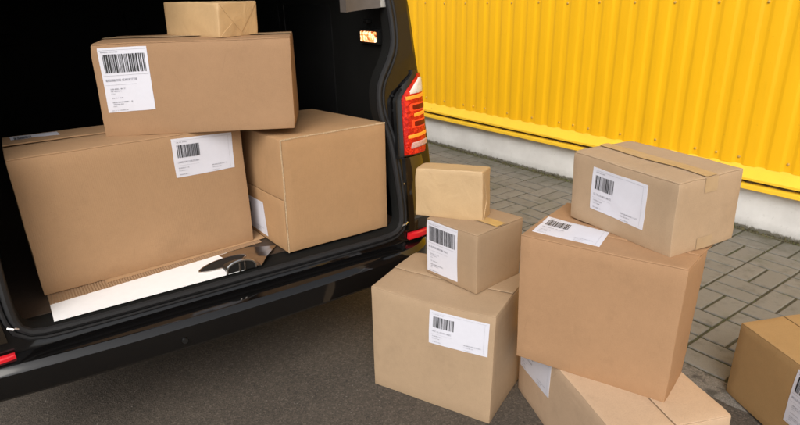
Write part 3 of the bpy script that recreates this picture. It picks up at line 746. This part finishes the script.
# flat boards under the big box
def vanpt(x, y, z):
    c_, s_ = math.cos(VA), math.sin(VA); return Vector((VB[0] + x * c_ - y * s_, VB[1] + x * s_ + y * c_, z))
def board(name, label, m, pts, z, th, ribs=0., seed=0):
    t = bpy.data.objects.new(name, None)
    bm = bmesh.new(); n = 170 if ribs else 24
    (x0, y0), (x1, y1), (x2, y2), (x3, y3) = pts     # front left, front right, back right, back left
    rng = random.Random(seed); jag = [rng.uniform(-.0015, .0015) for _ in range(n + 1)]
    zs = z + th
    def f(u, v):
        fx = (x0 + (x1 - x0) * u) * (1 - v) + (x3 + (x2 - x3) * u) * v; fy = (y0 + (y1 - y0) * u) * (1 - v) + (y3 + (y2 - y3) * u) * v
        k = int(round(u * n))
        return (fx, fy + (jag[k] if v == 0 else 0), zs + (ribs * (1 if k % 2 else -1) if ribs else .0004 * math.sin(9 * u)))
    top = quad_grid(bm, f, n, 3)
    ex = bmesh.ops.extrude_face_region(bm, geom=bm.faces[:])
    for w_ in [g for g in ex['geom'] if isinstance(g, bmesh.types.BMVert)]: w_.co.z = z
    o = obj(name, bm, m, None, angle=25)
    o.location = VB; o.rotation_euler = (0, 0, VA); o['label'] = label; o['category'] = 'cardboard sheet'
    return o
board('corrugated_sheet', 'ribbed brown corrugated sheet edging out over the white sill plate', M['flute'], [(-.662, .147), (.135, .232), (.13, .62), (-.672, .62)], .5376, .0013, .0010, 3)
board('cardboard_sheet', 'flat smooth cardboard strip between the widest box and the ribbed sheet', M['sheet'], [(-.471, .210), (.160, .262), (.15, .60), (-.48, .60)], .5397, .0013, 0, 4)

# ------------------------------------------------------------------ wall
WN, WD, WO = Vector((.8071, .5904, 0)), Vector((.5904, -.8071, 0)), 3.9235
wa = math.atan2(WD.y, WD.x)
# local frame: x along the wall, -y towards the yard, origin on the face of the plinth
wall = thing('clad_building', 'building with yellow ribbed metal cladding above a white rendered base', 'building', WN * WO, wa)
S0, S1 = -12.0, 6.5
bm = bmesh.new(); per, dep = .1437, .0058
prof = []
s = S0; ph = -1.386 - .014
s = ph + per * math.floor((S0 - ph) / per)
while s < S1:
    prof += [(s, -.006), (s + .030, -.006), (s + .035, -.0066), (s + .050, -.0055 - dep), (s + .055, -.006 - dep), (s + .118, -.006 - dep), (s + .123, -.0055 - dep), (s + .138, -.0066)]; s += per
lvl = [.424, .43, .8, 1.386, 2.2, 3.4]
rng = random.Random(5)
rows = []
for i, (x, y) in enumerate(prof):
    j = rng.uniform(-.0012, .0012)
    rows.append([bm.verts.new((x + (.0 if z > .43 else j), y + .0008 * noise.noise((x * 2, z * 1.7, 0)), z + (j if z < .43 else 0))) for z in lvl])
for A, B in zip(rows, rows[1:]):
    for k in range(len(lvl) - 1): bm.faces.new((A[k], B[k], B[k + 1], A[k + 1]))
clad = obj('cladding', bm, M['yellow'], wall, angle=20)
scr = None
def screw(x, z):
    global scr
    if scr is None:
        bm = bmesh.new(); add_lathe(bm, [(0, .0085), (-.0018, .0085), (-.0022, .0055), (-.0062, .005), (-.0066, .0005)], 12, 'y')
        scr = obj('screw', bm, M['screw'], clad); o = scr
    else:
        o = scr.copy(); col.objects.link(o); o.parent = clad
    o.location = (x, -.0075, z); o.rotation_euler = (0, rng.uniform(0, 3), 0)
for k in range(-4, 13):
    screw(-1.386 - k * .2874 + rng.uniform(-.004, .004), .474 + rng.uniform(-.006, .006))
    screw(-1.386 - k * .2874 + rng.uniform(-.004, .004), 1.386 + rng.uniform(-.004, .006))
for x in (-4.124, -2.967, -1.817): screw(x, .474)
bm = bmesh.new()
def fl(u, v):
    x = S0 + (S1 - S0) * u; P = [(.0, .446), (-.004, .432), (-.030, .398), (-.060, .362), (-.0605, .347), (-.056, .346)]
    y, z = P[int(round(v * 5))]; return (x, y + .0012 * noise.noise((x * 3, v, 0)), z + .0025 * noise.noise((x * 1.3, 1, v)))
quad_grid(bm, fl, 120, 5); obj('flashing', bm, M['yellow2'], wall, angle=30)
bm = bmesh.new()
def fl2(u, v):
    x = S0 + (S1 - S0) * u; P = [(-.0, .326), (-.040, .323), (-.062, .313), (-.0635, .2915), (-.060, .289), (-.0, .291)]
    y, z = P[int(round(v * 5))]; return (x, y, z + .002 * noise.noise((x * 1.7, 7, v)))
quad_grid(bm, fl2, 120, 5); obj('sill_profile', bm, M['yellow2'], wall, angle=30)
# uneven dark brown strip in the slot between the two
bm = bmesh.new(); quad_grid(bm, lambda u, v: (S0 + (S1 - S0) * u, -.026 + .030 * noise.noise((u * 260, v * 2, 0)), .300 + .085 * v + .006 * noise.noise((u * 700, 3, v))), 900, 3); obj('slot_filler', bm, M['dark'], wall)
bm = bmesh.new()
def pl(u, v):
    x = S0 + (S1 - S0) * u; z = -.05 + .36 * v; return (x, .004 * noise.noise((x * 2.2, z * 3, 0)) + .0025 * noise.noise((x * 11, z * 11, 4)), z)
quad_grid(bm, pl, 500, 12)
add_box(bm, (S0, .012, -.05), (S1, .35, .31)); obj('plinth', bm, M['plinth'], wall)
bm = bmesh.new(); add_box(bm, (S0, .03, .32), (S1, .35, 3.42)); obj('wall_core', bm, M['yellow'], wall, smooth=False)

# ------------------------------------------------------------------ ground
def struct(o, kind='structure'): o['kind'] = kind; return o
bm = bmesh.new(); quad_grid(bm, lambda u, v: (-60 + 120 * u, -60 + 120 * v, 0), 8, 8); struct(obj('asphalt_ground', bm, M['asphalt'], smooth=False))
def wpt(s_, d, z): return WN * (WO - d) + WD * s_ + Vector((0, 0, z))
bm = bmesh.new(); bm.faces.new([bm.verts.new(wpt(s_, d, .004)) for s_, d in ((S0, -.0), (S1, -.0), (S1, 1.712), (S0, 1.712))])
struct(obj('pavement_joints', bm, M['joint'], smooth=False))
rng = random.Random(9); bm = bmesh.new(); cell = .2393; jw = .0088
def brick(s0, s1, d0, d1):
    dz = [rng.uniform(-.0014, .0014) for _ in range(4)]; dx, dy = rng.uniform(-.0016, .0016), rng.uniform(-.0016, .0016)
    c = [(s0, d0), (s1, d0), (s1, d1), (s0, d1)]; mid = ((s0 + s1) / 2, (d0 + d1) / 2)
    def sh(p, k): return (p[0] - math.copysign(k, p[0] - mid[0]) + dx, p[1] - math.copysign(k, p[1] - mid[1]) + dy)
    lay = []
    for k, z in ((jw - .002, .0), (jw - .0014, .0075), (jw + .0004, .0098), (jw + .0032, .0108)):
        lay.append([bm.verts.new(wpt(*sh(p, k), z + (dz[i] if z > .005 else 0))) for i, p in enumerate(c)])
    for A, B in zip(lay, lay[1:]):
        for i in range(4): bm.faces.new((A[i], A[(i + 1) % 4], B[(i + 1) % 4], B[i]))
    bm.faces.new(lay[-1])
for i in range(-40, 30):
    for j in range(7):
        s0 = -1.3037 + i * .2377; s1 = s0 + .2377; d0 = .0328 + j * cell; d1 = d0 + cell
        if (i + j) % 2 == 1:       # j = 3, i = 0: bricks lie along the wall
            brick(s0, s1, d0, d0 + cell / 2); brick(s0, s1, d0 + cell / 2, d1)
        else:
            sm = (s0 + s1) / 2; brick(s0, sm, d0, d1); brick(sm, s1, d0, d1)
s = -9.
while s < 2.:
    e = s + rng.choice((.118, .118, .237)); k = .030 * rng.uniform(.55, 1.)
    if rng.random() < .8: brick(s, e, .0328 - k, .0328)
    s = e
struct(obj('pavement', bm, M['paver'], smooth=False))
bm = bmesh.new()
def ed(u, v):
    s_ = S0 + (S1 - S0) * u; d = 1.716 + (.115 + .018 * noise.noise((s_ * 4, 0, 0)) + .012 * noise.noise((s_ * 17, 0, 3))) * v
    return wpt(s_, d, (.0085 + .002 * noise.noise((s_ * 9, v * 2, 1))) * (1 - v ** 4) + .001)
quad_grid(bm, ed, 500, 8); struct(obj('pavement_edging', bm, M['edging'], angle=60))
# moss and dirt along the foot of the wall and in some joints
rng = random.Random(3); bm = bmesh.new()
def tuft(p, r, h):
    n = 5; a0 = rng.uniform(0, 6)
    base = [bm.verts.new(p + Vector((r * math.cos(a0 + k * 2 * math.pi / n) * rng.uniform(.6, 1.2), r * math.sin(a0 + k * 2 * math.pi / n) * rng.uniform(.6, 1.2), -.002))) for k in range(n)]
    top = bm.verts.new(p + Vector((rng.uniform(-.4, .4) * r, rng.uniform(-.4, .4) * r, h)))
    for k in range(n): bm.faces.new((base[k], base[(k + 1) % n], top))
for _ in range(6500):
    s_ = rng.uniform(-7.5, 1.0); d = abs(rng.gauss(0, .020)) + .002
    k = .55 + .8 * noise.noise((s_ * 1.9, 0, 0)) + .5 * noise.noise((s_ * 7, 2, 0))
    if d > .028 + .06 * max(0, k) and rng.random() < .85: continue
    big = rng.random() < .10; tuft(wpt(s_, d, .008), rng.uniform(.003, .008) * (1.8 if big else 1), rng.uniform(.003, .010) * (2.2 if big else 1) * (1.3 if d < .015 else .7))
for _ in range(5200):
    i = rng.randint(-26, 8); s_ = -1.3037 + i * .2377 + rng.gauss(0, .0025); d = rng.uniform(.03, 1.7)
    if noise.noise((s_ * 2.3, d * 2.3, 5)) < .0: continue
    tuft(wpt(s_, d, .006), rng.uniform(.002, .0045), rng.uniform(.002, .006))
for _ in range(3600):
    j = rng.randint(0, 6); s_ = rng.uniform(-6, 1); d = .0328 + j * cell + rng.gauss(0, .0025)
    if noise.noise((s_ * 2.3, d * 2.3, 5)) < .05: continue
    tuft(wpt(s_, d, .006), rng.uniform(.002, .0045), rng.uniform(.002, .006))
for _ in range(46):          # a few weeds rooted in the crack at the wall
    s_ = rng.choice((rng.uniform(-1.9, -.6), rng.uniform(-5, .5))); d0 = rng.uniform(.004, .03)
    for _b in range(rng.randint(4, 9)):
        p = wpt(s_ + rng.gauss(0, .006), d0 + rng.gauss(0, .005), .004); a = rng.uniform(0, 6.3); hh = rng.uniform(.010, .032); lean = rng.uniform(.1, .7) * hh
        q = Vector((math.cos(a), math.sin(a), 0)); sd = Vector((-q.y, q.x, 0)) * rng.uniform(.0012, .0024)
        v = [bm.verts.new(x) for x in (p - sd, p + sd, p + q * lean * .45 + Vector((0, 0, hh * .65)) + sd * .8, p + q * lean + Vector((0, 0, hh)), p + q * lean * .45 + Vector((0, 0, hh * .65)) - sd * .8)]
        bm.faces.new(v)
struct(obj('moss', bm, M['moss'], smooth=False), 'stuff')
# grit scattered on the asphalt
bm = bmesh.new(); rng = random.Random(8)
for _ in range(2600):
    x, y = rng.uniform(-1.6, 1.9), rng.uniform(.6, 2.6); p = Vector((x, y, 0))
    if WO - p.dot(WN) < 1.78: continue
    r_ = rng.uniform(.0012, .0032) * (1.5 if rng.random() < .08 else 1); q = [rng.uniform(.6, 1.2) for _ in range(6)]
    v = [bm.verts.new(p + Vector((r_ * a * k, r_ * b * k, r_ * .7 * c_ * k + r_ * .3))) for (a, b, c_), k in zip(((1, 0, 0), (-1, 0, 0), (0, 1, 0), (0, -1, 0), (0, 0, 1), (0, 0, -1)), q)]
    for f in ((0, 2, 4), (2, 1, 4), (1, 3, 4), (3, 0, 4), (2, 0, 5), (1, 2, 5), (3, 1, 5), (0, 3, 5)): bm.faces.new([v[i] for i in f])
struct(obj('grit', bm, M['edging'], smooth=False), 'stuff')

# ------------------------------------------------------------------ camera
cam = bpy.data.cameras.new('camera'); co_ = bpy.data.objects.new('camera', cam); col.objects.link(co_)
pi_, ro = R(22.1293), R(-1.5250)
fw = Vector((0, math.cos(pi_), -math.sin(pi_))); up = Vector((0, math.sin(pi_), math.cos(pi_))); ri_ = Vector((1, 0, 0))
r2 = ri_ * math.cos(ro) + up * math.sin(ro); u2 = -ri_ * math.sin(ro) + up * math.cos(ro)
m4 = Matrix((r2, u2, -fw)).transposed().to_4x4(); m4.translation = (0, 0, 1.5); co_.matrix_world = m4
cam.sensor_width = 36; cam.lens = 592.494 / 800 * 36; cam.shift_y = 19.76 / 800
cam.clip_start = .05; cam.clip_end = 300
sc.camera = co_

# ------------------------------------------------------------------ light
w = bpy.data.worlds.new('World'); sc.world = w; w.use_nodes = True; nt = w.node_tree
bg = nt.nodes['Background']; sky = nt.nodes.new('ShaderNodeTexSky'); sky.sky_type = 'NISHITA'; sky.sun_disc = False
SD = Vector((-.14, -.74, .64)).normalized()
el = math.asin(SD.z); az = math.atan2(SD.x, SD.y)
sky.sun_elevation = el; sky.sun_rotation = az; sky.dust_density = 4.; sky.ozone_density = 1.; sky.air_density = 1.
hs = nt.nodes.new('ShaderNodeHueSaturation'); hs.inputs['Saturation'].default_value = .22
nt.links.new(sky.outputs[0], hs.inputs['Color']); nt.links.new(hs.outputs[0], bg.inputs['Color'])
bg.inputs['Strength'].default_value = .13
sl = bpy.data.lights.new('sun', 'SUN'); so = bpy.data.objects.new('sun', sl); col.objects.link(so)
sl.energy = 1.15; sl.angle = R(40); sl.color = (1., .93, .84)
so.rotation_euler = (-SD).to_track_quat('-Z', 'Y').to_euler()
vs_ = sc.view_settings; vs_.view_transform = 'Standard'; vs_.look = 'None'; vs_.gamma = 1; vs_.use_curve_mapping = False
vs_.exposure = .43
